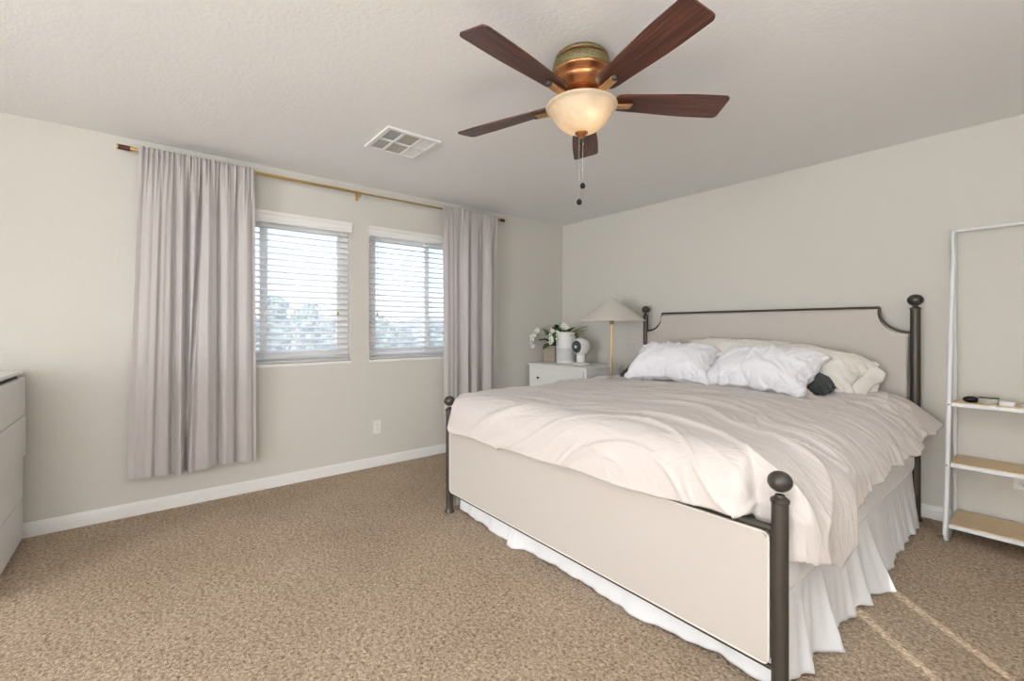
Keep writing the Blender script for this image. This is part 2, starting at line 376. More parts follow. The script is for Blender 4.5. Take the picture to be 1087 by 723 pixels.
def curtain(label, yt0, yt1, yb0, yb1, zb, seed, folds, notch=None):
    NU, NV = 260, 90; Ht = RZ + .022 - zb
    ph = [random.uniform(0, 6.28) for _ in range(6)]
    def fn(u, v):
        z = Ht * v; w = v  # v 1 at top
        y = (yb0 + (yb1 - yb0) * u) * (1 - w) + (yt0 + (yt1 - yt0) * u) * w
        # broad folds below, fine gathers at the top
        d = 0
        for (c, wd, am, dr) in folds:
            cc = c + dr * (1 - w); q = (u - cc) / wd
            d += 1.7 * am * math.exp(-q * q) * (.7 + .3 * (1 - w))
        soft = .007 * sin(2 * pi * u * 5 + ph[0]) + .0035 * sin(2 * pi * u * 11 + ph[1] + 1.5 * (1 - w))
        g = sstep(.80, .985, w)
        fine = .006 * sin(2 * pi * u * 24 + ph[2] + 1.2 * sin(9 * u)) + .004 * sin(2 * pi * u * 37 + ph[3])
        x = d * (1 - .55 * g) + soft * (1 - .5 * g) + fine * (.08 + g)
        # hugging the rod in its pocket, ruffle edge above it
        if w > .93: x = x * (1 - sstep(.93, .975, w)) + fine * 1.3 * sstep(.93, .975, w)
        x += .012 * (1 - w) * fbm(Vector((u * 3, w * 2, seed)), 2)
        y += .012 * g * sin(2 * pi * u * 12 + ph[4]) * .4
        zz = z
        if w > .97: zz += .006 * sin(2 * pi * u * 24 + ph[5]) * (w - .97) / .03
        zz += (1 - w) * (.010 * sin(u * 9 + seed))
        return Vector((x, y, zz))
    bm = B(); grid(bm, NU, NV, fn)
    t = tag(build('curtain', bm, 'curtain', None, True), label, 'curtain', 'light grey curtains on the brass rod')
    t.location = (RX + .027, 0, zb)
    sm = t.modifiers.new('s', 'SOLIDIFY'); sm.thickness = .0016
    # stitched bottom hem and rod pocket band
    bm = B(); hv = .062 / Ht
    grid(bm, NU, 6, lambda u, v: fn(u, v * hv) + Vector((.0022, 0, 0)))
    build('hem', bm, 'curtain', t, True)
    return t
curtain('wide light grey curtain hanging left of the left window', -3.925, -3.285, -3.985, -3.275, .262, 1.3,
        [(.10, .07, .012, 0), (.19, .016, -.014, .0), (.29, .020, -.026, .03), (.345, .022, .016, .03), (.40, .014, -.030, .02), (.46, .03, .014, .0), (.52, .013, -.030, -.10), (.58, .03, .016, .0), (.66, .015, -.024, .03), (.74, .04, .014, 0), (.83, .02, -.020, 0), (.91, .04, .012, 0), (.98, .015, -.016, 0)])
curtain('narrow light grey curtain beside the right window, behind the bed', -1.735, -1.085, -1.72, -1.10, .262, 4.1,
        [(.12, .10, .018, 0), (.28, .03, -.014, 0), (.40, .045, .020, 0), (.475, .018, -.030, 0), (.56, .045, .020, 0), (.66, .016, -.024, .02), (.72, .018, -.032, 0), (.84, .06, .020, 0), (.96, .025, -.016, 0)])

# ------------------------------------------------------------------ ceiling fan
FX, FY = 2.432, -2.366
fan = thing('ceiling_fan', 'hugger ceiling fan with five dark walnut blades and a lit amber glass bowl', 'ceiling fan', (FX, FY, HC))
bm = B(); lathe(bm, [(0, 0), (.108, 0), (.118, -.010), (.120, -.020), (.116, -.026), (0, -.026)], n=48); build('canopy', bm, 'mesh', fan, True, 50)
bm = B(); lathe(bm, [(.106, -.028), (.116, -.030), (.127, -.038), (.130, -.055), (.127, -.078), (.118, -.084)], n=48); build('mesh_band', bm, 'mesh', fan, True, 50)
bm = B(); lathe(bm, [(.105, -.022), (.121, -.024), (.123, -.028), (.116, -.033), (.10, -.034)], n=48)
lathe(bm, [(.10, -.078), (.128, -.079), (.134, -.086), (.132, -.094), (.120, -.100), (.115, -.106), (.119, -.112), (.117, -.124), (.106, -.140), (.092, -.152), (.087, -.158), (.089, -.162), (0, -.162)], n=48)
build('motor_housing', bm, 'copper', fan, True, 50)
bm = B(); lathe(bm, [(0, -.160), (.068, -.160), (.072, -.172), (.080, -.190), (.10, -.200), (.118, -.219), (.118, -.226), (0, -.226)], n=48); build('light_fitter', bm, 'copper', fan, True, 50)
ZB = -.212
bladeA = None
def blade_mesh():
    bm = B(); L0, L1 = .150, .667; top, bot = [], []
    outl = []
    N = 26
    def hw(s): return .052 + .020 * sstep(0, .75, s)
    pts = []
    cr = .022
    # outline: root rounded, tip rounded corners
    for k in range(7):
        a = pi + pi / 2 * k / 6; pts.append((L0 + .03 + .03 * cos(a), -(.050 - .03) + .03 * sin(a)))
    for k in range(1, 10): s = k / 10; pts.append((L0 + (L1 - L0) * s, -hw(s)))
    for k in range(6):
        a = -pi / 2 + pi / 2 * k / 5; pts.append((L1 - cr + cr * cos(a), -(hw(1) - cr) + cr * sin(a)))
    pts2 = pts + [(x, -y) for x, y in reversed(pts)]
    rot = Matrix.Rotation(radians(-12), 3, 'X')
    for z in (.003, -.003): outl.append([bm.verts.new(rot @ Vector((x, y, z))) for x, y in pts2])
    bm.faces.new(outl[0]); bm.faces.new(list(reversed(outl[1]))); n = len(pts2)
    for k in range(n): bm.faces.new((outl[0][k], outl[1][k], outl[1][(k + 1) % n], outl[0][(k + 1) % n]))
    return bm
def arm_mesh():
    bm = B(); rot = Matrix.Rotation(radians(-12), 3, 'X')
    def bar(pts, w, h):
        rings = []
        for i, p in enumerate(pts):
            ww = w[i]
            rings.append([bm.verts.new(Vector((p[0], p[1] + a * ww, p[2] + b * h))) for a, b in ((-1, -.6), (-.6, -1), (.6, -1), (1, -.6), (1, .6), (.6, 1), (-.6, 1), (-1, .6))])
        for q, w_ in zip(rings, rings[1:]):
            for k in range(8): bm.faces.new((q[k], q[(k + 1) % 8], w_[(k + 1) % 8], w_[k]))
        bm.faces.new(rings[0]); bm.faces.new(rings[-1])
    bar([(.06, 0, .022), (.085, 0, .012), (.115, 0, -.004), (.14, 0, -.016), (.18, 0, -.018), (.225, 0, -.014), (.235, 0, -.010)], [.012, .013, .014, .016, .018, .018, .012], .006)
    return bm
def arm_cap():
    bm = B(); lathe(bm, [(0, -.020), (.011, -.020), (.013, -.015), (.013, -.006), (0, -.006)], (.232, 0, 0), 14); return bm
bd = blade_mesh(); first = None
for k in range(5):
    ang = radians(129.65 - 72 * k + (0, -2, 1, 4, -3)[k])
    if first is None:
        b_ = build('blade', bd, 'blade', fan); a_ = build('blade_arm', arm_mesh(), 'copperlight', b_, True, 40); c_ = build('arm_cap', arm_cap(), 'iron', b_, True, 40); first = b_
    else:
        b_ = copy_tree(first, fan)
    b_.location = (0, 0, ZB + .012); b_.rotation_euler = (0, 0, ang)
ZR = -.226
prof = [(.152, ZR + .001), (.158, ZR), (.160, ZR - .004), (.157, ZR - .009), (.149, ZR - .012), (.143, ZR - .020), (.134, ZR - .034), (.122, ZR - .054), (.106, ZR - .076), (.084, ZR - .096), (.056, ZR - .110), (.030, ZR - .116), (.012, ZR - .117)]
prof_in = [(r - .004, z + .003) for r, z in reversed(prof)]
bm = B(); lathe(bm, prof + prof_in, n=56); bowl = build('glass_bowl', bm, 'bowl', fan, True, 60)
bm = B(); lathe(bm, [(0, -.142), (.010, -.141), (.014, -.134), (.018, -.130), (.028, -.122), (.029, -.117), (.022, -.112), (0, -.111)], (0, 0, ZR), 24); fin = build('bowl_finial', bm, 'copper', fan, True, 50)
u_ = Vector((.632, .775, 0)); f2 = Vector((-.775, .632, 0))
for pos in (u_ * .030 - f2 * .080 + Vector((0, 0, -.274)), -u_ * .05 + f2 * .04 + Vector((0, 0, -.274))):
    bm = B(); lathe(bm, sphere_prof(.017, .022), pos, 16); tube(bm, [pos + Vector((0, 0, .02)), pos + Vector((0, 0, .05))], .009, 10)
    bl = build('bulb', bm, 'bulb', fan, True)
light('bulb_glow', 'POINT', Vector((FX, FY, HC)) + u_ * .01 + Vector((0, 0, -.268)), (0, 0, 0), .5, (1, .84, .64), shadow_soft_size=.03)
for nm, off, zb in (('pull_chain', .006, -.582), ('pull_chain', -.010, -.655)):
    p = u_ * off; bm = B(); z = ZR - .136; tube(bm, [p + Vector((0, 0, z)), p + Vector((0, 0, zb))], .0008, 6)
    while z > zb:
        lathe(bm, sphere_prof(.0016, .0016, 4), p + Vector((0, 0, z)), 6); z -= .0055
    ch = build(nm, bm, 'nickel', fan, True)
    bm = B(); lathe(bm, [(0, -.013), (.009, -.011), (.0125, 0), (.009, .009), (.003, .014), (0, .015)], p + Vector((0, 0, zb)), 16); build('chain_pull', bm, 'black', ch, True)

# ------------------------------------------------------------------ ceiling vent
vt = thing('ceiling_vent', 'white square air vent of six louvred panels on the ceiling', 'air vent', (1.04, -2.574, HC))
hx, hy_ = .193, .183; bm = B(); fw = .028
bx(bm, -hx + fw - .003, hx - fw + .003, -hy_, -hy_ + fw, -.0118, 0, .002); bx(bm, -hx + fw - .003, hx - fw + .003, hy_ - fw, hy_, -.0118, 0, .002); bx(bm, -hx, -hx + fw, -hy_, hy_, -.012, 0, .002); bx(bm, hx - fw, hx, -hy_, hy_, -.012, 0, .002)
ys = [-hy_ + fw, -hy_ / 3, hy_ / 3, hy_ - fw]
for y in ys[1:3]: bx(bm, -hx + fw, hx - fw, y - .008, y + .008, -.011, 0)
bx(bm, -.008, .008, -hy_ + fw, hy_ - fw, -.011, 0); build('vent_frame', bm, 'trim', vt)
bm = B(); bx(bm, -hx + .02, hx - .02, -hy_ + .02, hy_ - .02, -.0015, -.0003); build('duct_opening', bm, 'duct', vt)
for ix in (0, 1):
    for iy in range(3):
        x0, x1 = ((-hx + fw, -.008), (.008, hx - fw))[ix]; y0, y1 = ys[iy] + (.008 if iy else 0), ys[iy + 1] - (.008 if iy < 2 else 0)
        bm = B(); n = 9
        for k in range(n):
            yc = y0 + (y1 - y0) * (k + .5) / n
            if iy == 0: box(bm, ((x0 + x1) / 2, yc, -.006), (x1 - x0, .0052, .0012), (radians(20), 0, 0))
            elif iy == 1: box(bm, ((x0 + x1) / 2, yc, -.006), (x1 - x0, .0125, .0012), (radians(4), 0, 0))
            else: box(bm, ((x0 + x1) / 2, yc, -.006), (x1 - x0, .012, .0012), (radians(-25), 0, 0))
        build('louvre', bm, 'planterlight' if iy == 1 else 'trim', vt)

# ------------------------------------------------------------------ bed
bed = thing('bed', 'iron bed with ball topped posts and oatmeal linen head and foot panels', 'bed', (2.22, -1.2, 0))
def rel(x, y, z=0): return Vector((x - 2.22, y + 1.2, z))
XL, XRp, YH, YF = 1.232, 3.215, -.10, -2.335
def post(x, y, h, r, ball, head):
    bm = B(); rb = r * (1.0 if head else 1.0)
    lathe(bm, [(0, 0), (r * 1.35, 0), (r * 1.38, .008), (r * 1.05, .02), (r, .03), (r, h - .155), (r, h - .100), (r * 1.12, h - .097), (r * 1.14, h - .090), (r * 1.02, h - .086), (r * .62, h - .080), (r * .55, h - .074), (0, h - .07)], rel(x, y), 28)
    p_ = build('post', bm, 'iron', bed, True, 40)
    bm = B(); lathe(bm, [(0, -.002)] + [(ball * sin(pi * i / 16), ball * .9 - ball * .9 * cos(pi * i / 16)) for i in range(1, 17)], rel(x, y, h - ball * 1.8), 28); build('finial', bm, 'iron', p_, True)
post(XL, YH, 1.43, .024, .040, 1); post(XRp, YH, 1.43, .026, .041, 1)
post(XL + .012, YF, .766, .0235, .036, 0); post(XRp + .022, YF, .766, .0245, .036, 0)
# headboard outline with scooped corners
def head_outline(inset, top):
    x0, x1 = XL + .02 + inset, XRp - .02 - inset; xs0, xs1 = 1.412 + inset * .6, 2.99 - inset * .6; zt, zs = top - inset, 1.187 - inset; P = [(x0, zs)]
    for k in range(1, 13):
        a = pi / 2 * k / 12; P.append((x0 + (xs0 - x0) * sin(a), zt - .012 * 0 - (zt - zs) * cos(a) - (0)))
    # concave scoop: mirror about the diagonal
    Q = [(x0, zs)]
    for k in range(1, 12):
        a = pi / 2 * k / 12; Q.append((x0 + (xs0 - x0) * sin(a), zs + (zt - .02 - zs) * (1 - cos(a))))
    Q.append((xs0, zt - .02)); Q.append((xs0, zt))
    R_ = [(x1 + x0 - x, z) for x, z in reversed(Q)]
    R_ = [(x1 - (x - x0), z) for x, z in reversed(Q)]
    return Q, R_
Q, R_ = head_outline(0, 1.352)
bm = B(); tube(bm, [rel(x, YH, z) for x, z in Q], .008, 10); tube(bm, [rel(Q[-1][0], YH, 1.352), rel(R_[0][0], YH, 1.352)], .008, 10); tube(bm, [rel(x, YH, z) for x, z in R_], .008, 10)
tube(bm, [rel(XL, YH, .40), rel(XRp, YH, .40)], .012, 10); build('headboard_rail', bm, 'iron', bed, True, 50)
Q, R_ = head_outline(.016, 1.352); out = Q + R_ + [(R_[-1][0], .42), (Q[0][0], .42)]
def panel(bm, out, y0, y1):
    a = [bm.verts.new(rel(x, y0, z)) for x, z in out]; b = [bm.verts.new(rel(x, y1, z)) for x, z in out]; n = len(out)
    fa = bm.faces.new(a); fb = bm.faces.new(list(reversed(b)))
    for k in range(n): bm.faces.new((a[k], b[k], b[(k + 1) % n], a[(k + 1) % n]))
    es = list(fa.edges) + list(fb.edges); bmesh.ops.bevel(bm, geom=es, offset=.006, segments=2, affect='EDGES')
bm = B(); panel(bm, out, YH - .022, YH + .02); build('headboard_panel', bm, 'linen', bed)
bm = B(); tube(bm, [rel(x, YH - .021, z) for x, z in out] + [rel(out[0][0], YH - .021, out[0][1])], .0035, 8, False); build('headboard_piping', bm, 'piping', bed, True)
fx0, fx1 = XL + .012, XRp + .022; ZT, ZBm = .578, .132
bm = B(); tube(bm, [rel(fx0, YF, ZT), rel(fx1, YF, ZT)], .0125, 12); build('footboard_rail', bm, 'iron', bed, True, 50)
bm = B(); tube(bm, [rel(fx0, YF, ZBm), rel(fx1, YF, ZBm)], .0085, 12); build('footboard_rail', bm, 'iron', bed, True, 50)
o_ = []
x0, x1, z0, z1 = fx0 + .027, fx1 - .028, ZBm + .012, ZT - .014
for cx_, cz_, a0 in ((x0 + .02, z0 + .02, pi), (x1 - .02, z0 + .02, 1.5 * pi), (x1 - .02, z1 - .02, 0), (x0 + .02, z1 - .02, pi / 2)):
    for k in range(6): a = a0 + pi / 2 * k / 5; o_.append((cx_ + .02 * cos(a), cz_ + .02 * sin(a)))
bm = B(); panel(bm, o_, YF - .016, YF + .016); build('footboard_panel', bm, 'linen', bed)
bm = B(); tube(bm, [rel(x, YF - .015, z) for x, z in o_] + [rel(o_[0][0], YF - .015, o_[0][1])], .0035, 8, False); build('footboard_piping', bm, 'piping', bed, True)
for xx in (XL + .03, XRp - .05):
    bm = B(); bx(bm, xx - 2.22 - .012, xx - 2.22 + .012, YF + .01 + 1.2, YH - .01 + 1.2, .140, .172, .003); build('side_rail', bm, 'iron', bed)
bm = B()
for k in range(9): bx(bm, XL + .03 - 2.22, XRp - .05 - 2.22, -2.15 + k * .24 + 1.2, -2.08 + k * .24 + 1.2, .166, .180)
build('slats', bm, 'birch', bed)

bm = B(); box(bm, (0, 0, .22), (1.98, 2.07, .44), None, .085, 6)
mt = tag(build('mattress', bm, 'mattress', None, True), 'thick white mattress showing between the cream duvet and the bed skirt', 'mattress'); mt.location = (2.242, -1.195, .290)

bm = B(); bx(bm, 1.275 - 2.22, 3.2 - 2.22, -2.22 + 1.2, -.16 + 1.2, .182, .288, .02, 3)
build('box_spring', bm, 'mattress', bed)
# bed skirt: fitted on the mattress base, pleats to the carpet
skp = []
SK_R = [(-2.31, 3.215), (-2.20, 3.205), (-2.12, 3.225), (-2.075, 3.262), (-2.03, 3.205), (-1.95, 3.225), (-1.865, 3.282), (-1.80, 3.235), (-1.72, 3.22), (-1.60, 3.255), (-1.52, 3.235), (-1.43, 3.275), (-1.36, 3.25), (-1.30, 3.27), (-1.245, 3.30), (-1.21, 3.335), (-1.17, 3.26), (-1.08, 3.235), (-1.0, 3.262), (-.92, 3.262), (-.80, 3.24), (-.66, 3.255), (-.5, 3.245), (-.35, 3.258), (-.2, 3.25), (-.14, 3.23)]
SK_F = [(1.262, -2.262), (1.35, -2.275), (1.55, -2.285), (1.70, -2.30), (1.79, -2.305), (1.815, -2.28), (1.84, -2.33), (1.90, -2.325), (1.955, -2.29), (2.05, -2.285), (2.25, -2.28), (2.5, -2.285), (2.66, -2.30), (2.80, -2.275), (3.0, -2.245), (3.215, -2.262)]
path = []
for i in range(140):  # foot left -> right
    x = 1.262 + (3.20 - 1.262) * i / 139; path.append((x, interp(x, SK_F) - .006 * sin(x * 31) - .003 * sin(x * 77), x, -2.235, 0))
for i in range(1, 220):
    y = -2.262 + (2.12) * i / 219; w_ = interp(y, SK_R); path.append((w_ + .006 * sin(y * 43) + .004 * sin(y * 91 + 1), y, 3.206, y, 1))
lft = []
for i in range(120):
    y = -.15 - 2.11 * i / 119; lft.append((1.215 - .02 * abs(sin(y * 8)) - .004 * sin(y * 60), y, 1.256, y, 2))
def skirt_part(P, parent, nm):
    NV = 26
    def fn(u, v):
        k = u * (len(P) - 1); i = min(int(k), len(P) - 2); f_ = k - i; A = [P[i][j] * (1 - f_) + P[i + 1][j] * f_ for j in range(5)]
        t_ = (1 - v); e = t_ ** 1.15
        x, y = A[2] + (A[0] - A[2]) * e, A[3] + (A[1] - A[3]) * e
        d = .004 * fbm(Vector((x * 9, y * 9, v * 3)), 2) * t_
        return Vector((x + d, y + d, .008 + .003 * sin(k * .11) + v * (.316 - .008)))
    bm = B(); grid(bm, len(P) - 1, NV, fn); bmesh.ops.translate(bm, vec=(-2.22, 1.2, 0), verts=bm.verts)
    return bm
sk = thing('bed_skirt', 'white pleated bed skirt hanging to the carpet around the bed', 'bed skirt', (2.22, -1.2, 0))
build('skirt_panel', skirt_part(path[:140], sk, ''), 'skirt', sk, True).modifiers.new('s', 'SOLIDIFY').thickness = .0015
build('skirt_panel', skirt_part(path[139:], sk, ''), 'skirt', sk, True).modifiers.new('s', 'SOLIDIFY').thickness = .0015
build('skirt_panel', skirt_part(lft, sk, ''), 'skirt', sk, True).modifiers.new('s', 'SOLIDIFY').thickness = .0015

# duvet
XE0, XE1, YE0 = 1.33, 3.08, -2.215
def draped(L, r, th):
    if L < r * th: return r * sin(L / r), r * (1 - cos(L / r))
    q = L - r * th; return r * sin(th) + q * cos(th), r * (1 - cos(th)) + q * sin(th)
LR = [(-2.45, .42), (-2.2, .45), (-2.0, .52), (-1.90, .47), (-1.84, .43), (-1.74, .40), (-1.60, .365), (-1.52, .345), (-1.40, .35), (-1.2, .33), (-1.0, .34), (-.7, .345), (-.5, .30), (-.38, .345), (-.25, .31)]
TH = [(-2.4, 88), (-1.9, 87), (-1.5, 80), (-1.0, 70), (-.6, 56), (-.3, 42)]
LF = [(1.2, .30), (1.9, .335), (2.6, .315), (2.75, .275), (2.9, .272), (3.3, .30)]
def duvet_pt(u, v):
    y0 = -.17; yr = YE0  # v 0 head .. 1 foot hem
    xm = XE0 + (XE1 - XE0) * min(1, max(0, u))
    lf = interp(xm, LF) + .004 * sin(xm * 21)
    Yc = y0 - v * ((y0 - YE0) + lf)
    Rr = interp(Yc, LR) + .018 * fbm(Vector((Yc * 5, 0, 4)), 3) + .004 * noise.noise(Vector((Yc * 30, 2, 0))); Lr = .34
    X = (XE0 - Lr) + u * ((XE1 - XE0) + Lr + Rr)
    a = max(0, X - XE1); al = max(0, XE0 - X); b = max(0, YE0 - Yc)
    s = a + al; L = (s ** 4 + b ** 4) ** .25
    bx_, by_ = X, Yc; top = .775 + .028 * sin(pi * min(1, max(0, (X - 1.2) / 2.05))) + .012 * sstep(-1.0, -.2, Yc)
    out = down = 0; ox = oy = 0; n_out = Vector((0, 0, 1))
    if L > 0:
        wx, wy = (s / L) ** 2, (b / L) ** 2; sm_ = wx + wy; wx /= sm_; wy /= sm_
        thx = radians(interp(Yc, TH)); r = .225 * wx + .155 * wy; th = thx * wx + radians(84) * wy
        out, down = draped(L, r, th)
        out *= 1 - .42 * (4 * wx * wy) ** 1.5
        bx_ = min(max(X, XE0), XE1); by_ = max(Yc, YE0)
        nx = (1 if a > 0 else -1) * (s / sqrt(s * s + b * b)) if s + b > 0 else 0; ny = -(b / sqrt(s * s + b * b)) if s + b > 0 else 0
        ox, oy = nx * out, ny * out
        hang = sstep(.08, .35, L)
        fold = (.010 * sin(Yc * 11 + X * 3) + .007 * sin(Yc * 23 + 1)) * wx ** 2 + .003 * sin(X * 13) * wy
        ox += nx * fold * hang; oy += ny * fold * hang
        n_out = Vector((nx * sin(min(L / r, th)), ny * sin(min(L / r, th)), cos(min(L / r, th))))
    P = Vector((bx_ + ox, by_ + oy, top - down))
    # wrinkles
    q = Vector((X, Yc, 0)); edge = sstep(.0, .25, L)
    wrp = Vector((fbm(q * 1.3, 2) * .10, fbm(q * 1.3 + Vector((5, 5, 5)), 2) * .10, 0))
    ang = radians(27 - 14 * sstep(2.4, 3.2, X)); ca, sa = cos(ang), sin(ang)
    qx, qy = (X + wrp.x) * ca + (Yc + wrp.y) * sa, -(X + wrp.x) * sa + (Yc + wrp.y) * ca
    def crease(sx, sy, z, k): return max(0, 1 - abs(noise.noise(Vector((qx * sx, qy * sy, z)))) * k) ** 2
    m1 = sstep(-.1, .5, noise.noise(Vector((X * 1.7, Yc * 1.7, 20)))); m2 = sstep(-.05, .4, noise.noise(Vector((X * 2.1, Yc * 2.1, 31))))
    near_head = sstep(-1.6, -.95, Yc)
    h = .012 * fbm(Vector((qx * .9, qy * 2.6, 1)), 2) + .018 * crease(.9, 4.5, 3, 6) * (.35 + m1) + .011 * crease(2.2, 9, 9, 5.5) * (.25 + m2)
    h += near_head * (.018 * crease(2.6, 6, 17, 5) * (.3 + m2) + .010 * crease(6, 11, 27, 5) * (.3 + m1))
    h += edge * .004 * crease(.8, 4.5, 41, 4) * m1
    hem_f = 1.0
    P += n_out * (h * hem_f)
    return P
bm = B(); grid(bm, 300, 300, duvet_pt); cen = Vector((2.22, -1.3, .78)); bmesh.ops.translate(bm, vec=-cen, verts=bm.verts)
dv = tag(build('duvet', bm, 'duvet', None, True), 'rumpled cream duvet spread over the bed and hanging at its side', 'duvet'); dv.location = cen
md = dv.modifiers.new('s', 'SOLIDIFY'); md.thickness = .022; md.offset = -1

# ------------------------------------------------------------------ pillows (inflated by a short cloth simulation)
def pillow_mesh(w, d, pressure, seed, frames=28):
    bm = B(); nu, nv = 76, int(76 * d / w); rnd = random.Random(seed)
    def flat(sgn):
        def fn(u, v):
            x, y = (u - .5) * w, (v - .5) * d
            e = min(u, 1 - u, v, 1 - v); z = sgn * .012 * min(1, e * 12) + rnd.uniform(-1, 1) * .0015 * (e > 0)
            return Vector((x, y, z if e > 0 else 0))
        return fn
    grid(bm, nu, nv, flat(1)); grid(bm, nu, nv, flat(-1)); bmesh.ops.remove_doubles(bm, verts=bm.verts, dist=.0004)
    bmesh.ops.recalc_face_normals(bm, faces=bm.faces)
    me = bpy.data.meshes.new('tmp'); bm.to_mesh(me); bm.free(); o = bpy.data.objects.new('tmp', me); C.objects.link(o)
    cm = o.modifiers.new('c', 'CLOTH'); s = cm.settings; s.quality = 5; s.mass = .15; s.use_pressure = True; s.uniform_pressure_force = pressure
    s.tension_stiffness = 18; s.compression_stiffness = 18; s.shear_stiffness = 6; s.bending_stiffness = .02; s.air_damping = 3
    s.effector_weights.gravity = 0; s.shrink_min = -.09; cm.collision_settings.use_collision = False
    cm.point_cache.frame_start = 1; cm.point_cache.frame_end = frames + 1
    for f_ in range(1, frames + 1): scene.frame_set(f_)
    dg = bpy.context.evaluated_depsgraph_get(); me2 = bpy.data.meshes.new_from_object(o.evaluated_get(dg)); me2 = me2.copy()
    bpy.data.objects.remove(o); scene.frame_set(1)
    return me2
def wrinkle(me, k, seed):
    if not k: return
    nn = [v.normal.copy() for v in me.vertices]; hx_ = max(v.co.x for v in me.vertices); hy2 = max(v.co.y for v in me.vertices)
    org = [(-hx_, hy2), (hx_, hy2), (hx_ * (.1 if seed % 2 else -.15), hy2 * 1.05), (hx_, -hy2), (-hx_, -hy2)]; wts = (1, 1, 1.1, .8, .45)
    for v, n_ in zip(me.vertices, nn):
        x, y = v.co.x, v.co.y; h = 0
        for (ox_, oy_), w_ in zip(org, wts):
            dx, dy = x - ox_, y - oy_; d = sqrt(dx * dx + dy * dy); th = atan2(dy, dx)
            m = max(0, 1 - d / (.30 + .10 * noise.noise(Vector((th * 2, seed, 1)))))
            h += w_ * (m ** .8) * min(1, d / .05) * max(0, 1 - abs(noise.noise(Vector((th * 4.6, d * 2.5 + seed, seed)))) * 4) ** 1.5
        h += .35 * max(0, 1 - abs(noise.noise(Vector((x * 5 + seed, y * 9, 3)))) * 5)
        v.co += n_ * h * .027 * k
def pillow(name, me, mat, label, loc, rot, bend=None, scale=(1, 1, 1), group=None, wr=1, seed=1):
    me = me.copy(); me.materials.clear()
    sc = Vector(scale)
    for v in me.vertices:
        p = Vector((v.co.x * sc.x, v.co.y * sc.y, v.co.z * sc.z))
        if bend: p = bend(p)
        v.co = p
    wrinkle(me, wr, seed)
    o = link(name, me, mat, None, True); ss = o.modifiers.new('ss', 'SUBSURF'); ss.levels = 1; ss.render_levels = 1
    o.location = loc; o.rotation_euler = rot; tag(o, label, 'pillow', group); return o
PA = pillow_mesh(.68, .47, 3.2, 3); PB = pillow_mesh(.71, .47, 2.8, 11)
def bendA(p):  # top edge falls back over the pillow behind, base flattened
    q = Vector(p); q.z -= .9 * max(0, p.y - .08) ** 2 * 2; q.z = max(q.z, -.055 + .0 * p.x); return q
def bendB(p):
    q = Vector(p); q.z -= .30 * p.x * p.x; q.z = max(q.z, -.06); return q
G = 'white pillows at the front of the stack'
pillow('pillow', PA, 'pillow', 'white pillow at the front left, nearest the lamp', (1.86, -.665, .935), (radians(32), radians(0), radians(10)), bendA, (1, 1, .95), G, 1.1, 2)
pillow('pillow', PB, 'pillow', 'white pillow at the front right, its side against the charcoal pillow', (2.50, -.625, .935), (radians(34), 0, radians(-9)), bendA, (1, 1, .95), G, 1.2, 5)
G = 'ivory pillows behind the white ones'
pillow('pillow', PB, 'ivory', 'ivory pillow standing behind the two white pillows, against the linen panel', (2.12, -.33, .985), (radians(48), 0, radians(1)), bendB, (1.15, .85, .95), G, .5, 3)
pv = pillow('pillow', PA, 'ivory', 'ivory pillow with a folded open hem lying behind the charcoal pillow', (2.70, -.34, .955), (radians(36), radians(9), radians(-6)), bendB, (1.0, .80, .9), G, .6, 4)
bm = B(); grid(bm, 48, 8, lambda u, v: Vector((.30 + .075 * v + .014 * sin(u * 12) * v, .15 * (1 - .22 * v) * cos(2 * pi * u) + .02 * v, -.028 + (.034 - .018 * v) * sin(2 * pi * u) * (1 + .5 * sin(6 * pi * u + 1)) - .045 * v * v + .012 * v * sin(9 * pi * u))))
hm = build('pillowcase_hem', bm, 'ivory', pv, True); hm.modifiers.new('s', 'SOLIDIFY').thickness = .004
hm['label'] = 'open folded hem of the ivory pillowcase'
G = 'charcoal pillows under the stack'
pillow('pillow', PA, 'charcoal', 'charcoal pillow peeking out at the right under the white pillow', (2.66, -.50, .865), (radians(6), radians(3), radians(-8)), bendB, (.8, .8, .55), G, 0, 7)
pillow('pillow', PA, 'charcoal', 'charcoal pillow almost hidden behind the left white pillow, towards the lamp', (1.605, -.50, .858), (radians(16), radians(-2), radians(14)), bendB, (.9, .8, .6), G, .35, 9)

# ------------------------------------------------------------------ nightstand
ns = thing('nightstand', 'white painted chest of drawers in the corner left of the bed', 'nightstand', (.50, -.36, 0))
Wn, Dn, Hn = .86, .54, .83
bm = B(); bx(bm, -Wn / 2 + .015, Wn / 2 - .015, -Dn / 2 + .02, Dn / 2 - .01, .07, Hn - .022, .003)
for sx in (-1, 1):
    for sy in (-1, 1): bx(bm, sx * (Wn / 2 - .04) - .022, sx * (Wn / 2 - .04) + .022, sy * (Dn / 2 - .045) - .022, sy * (Dn / 2 - .045) + .022, 0, .08, .003)
build('body', bm, 'white', ns)
bm = B(); bx(bm, -Wn / 2, Wn / 2, -Dn / 2, Dn / 2, Hn - .018, Hn, .004); bx(bm, -Wn / 2 + .008, Wn / 2 - .008, -Dn / 2 + .008, Dn / 2, Hn - .026, Hn - .017, .002); build('top', bm, 'white', ns)
for k, (a, b) in enumerate(((.575, .785), (.335, .560), (.095, .320))):
    bm = B(); bx(bm, -Wn / 2 + .045, Wn / 2 - .045, -Dn / 2 + .006, -Dn / 2 + .03, a, b, .003); dr = build('drawer', bm, 'white', ns)
    for sx in (-.24, .24):
        bm = B(); R2 = Euler((pi / 2, 0, 0)).to_matrix(); lathe(bm, [(.005, 0), (.005, .012), (.013, .018), (.014, .024), (.008, .029), (0, .030)], (sx, -Dn / 2 + .006, (a + b) / 2), 16, R2); build('knob', bm, 'black', dr, True)

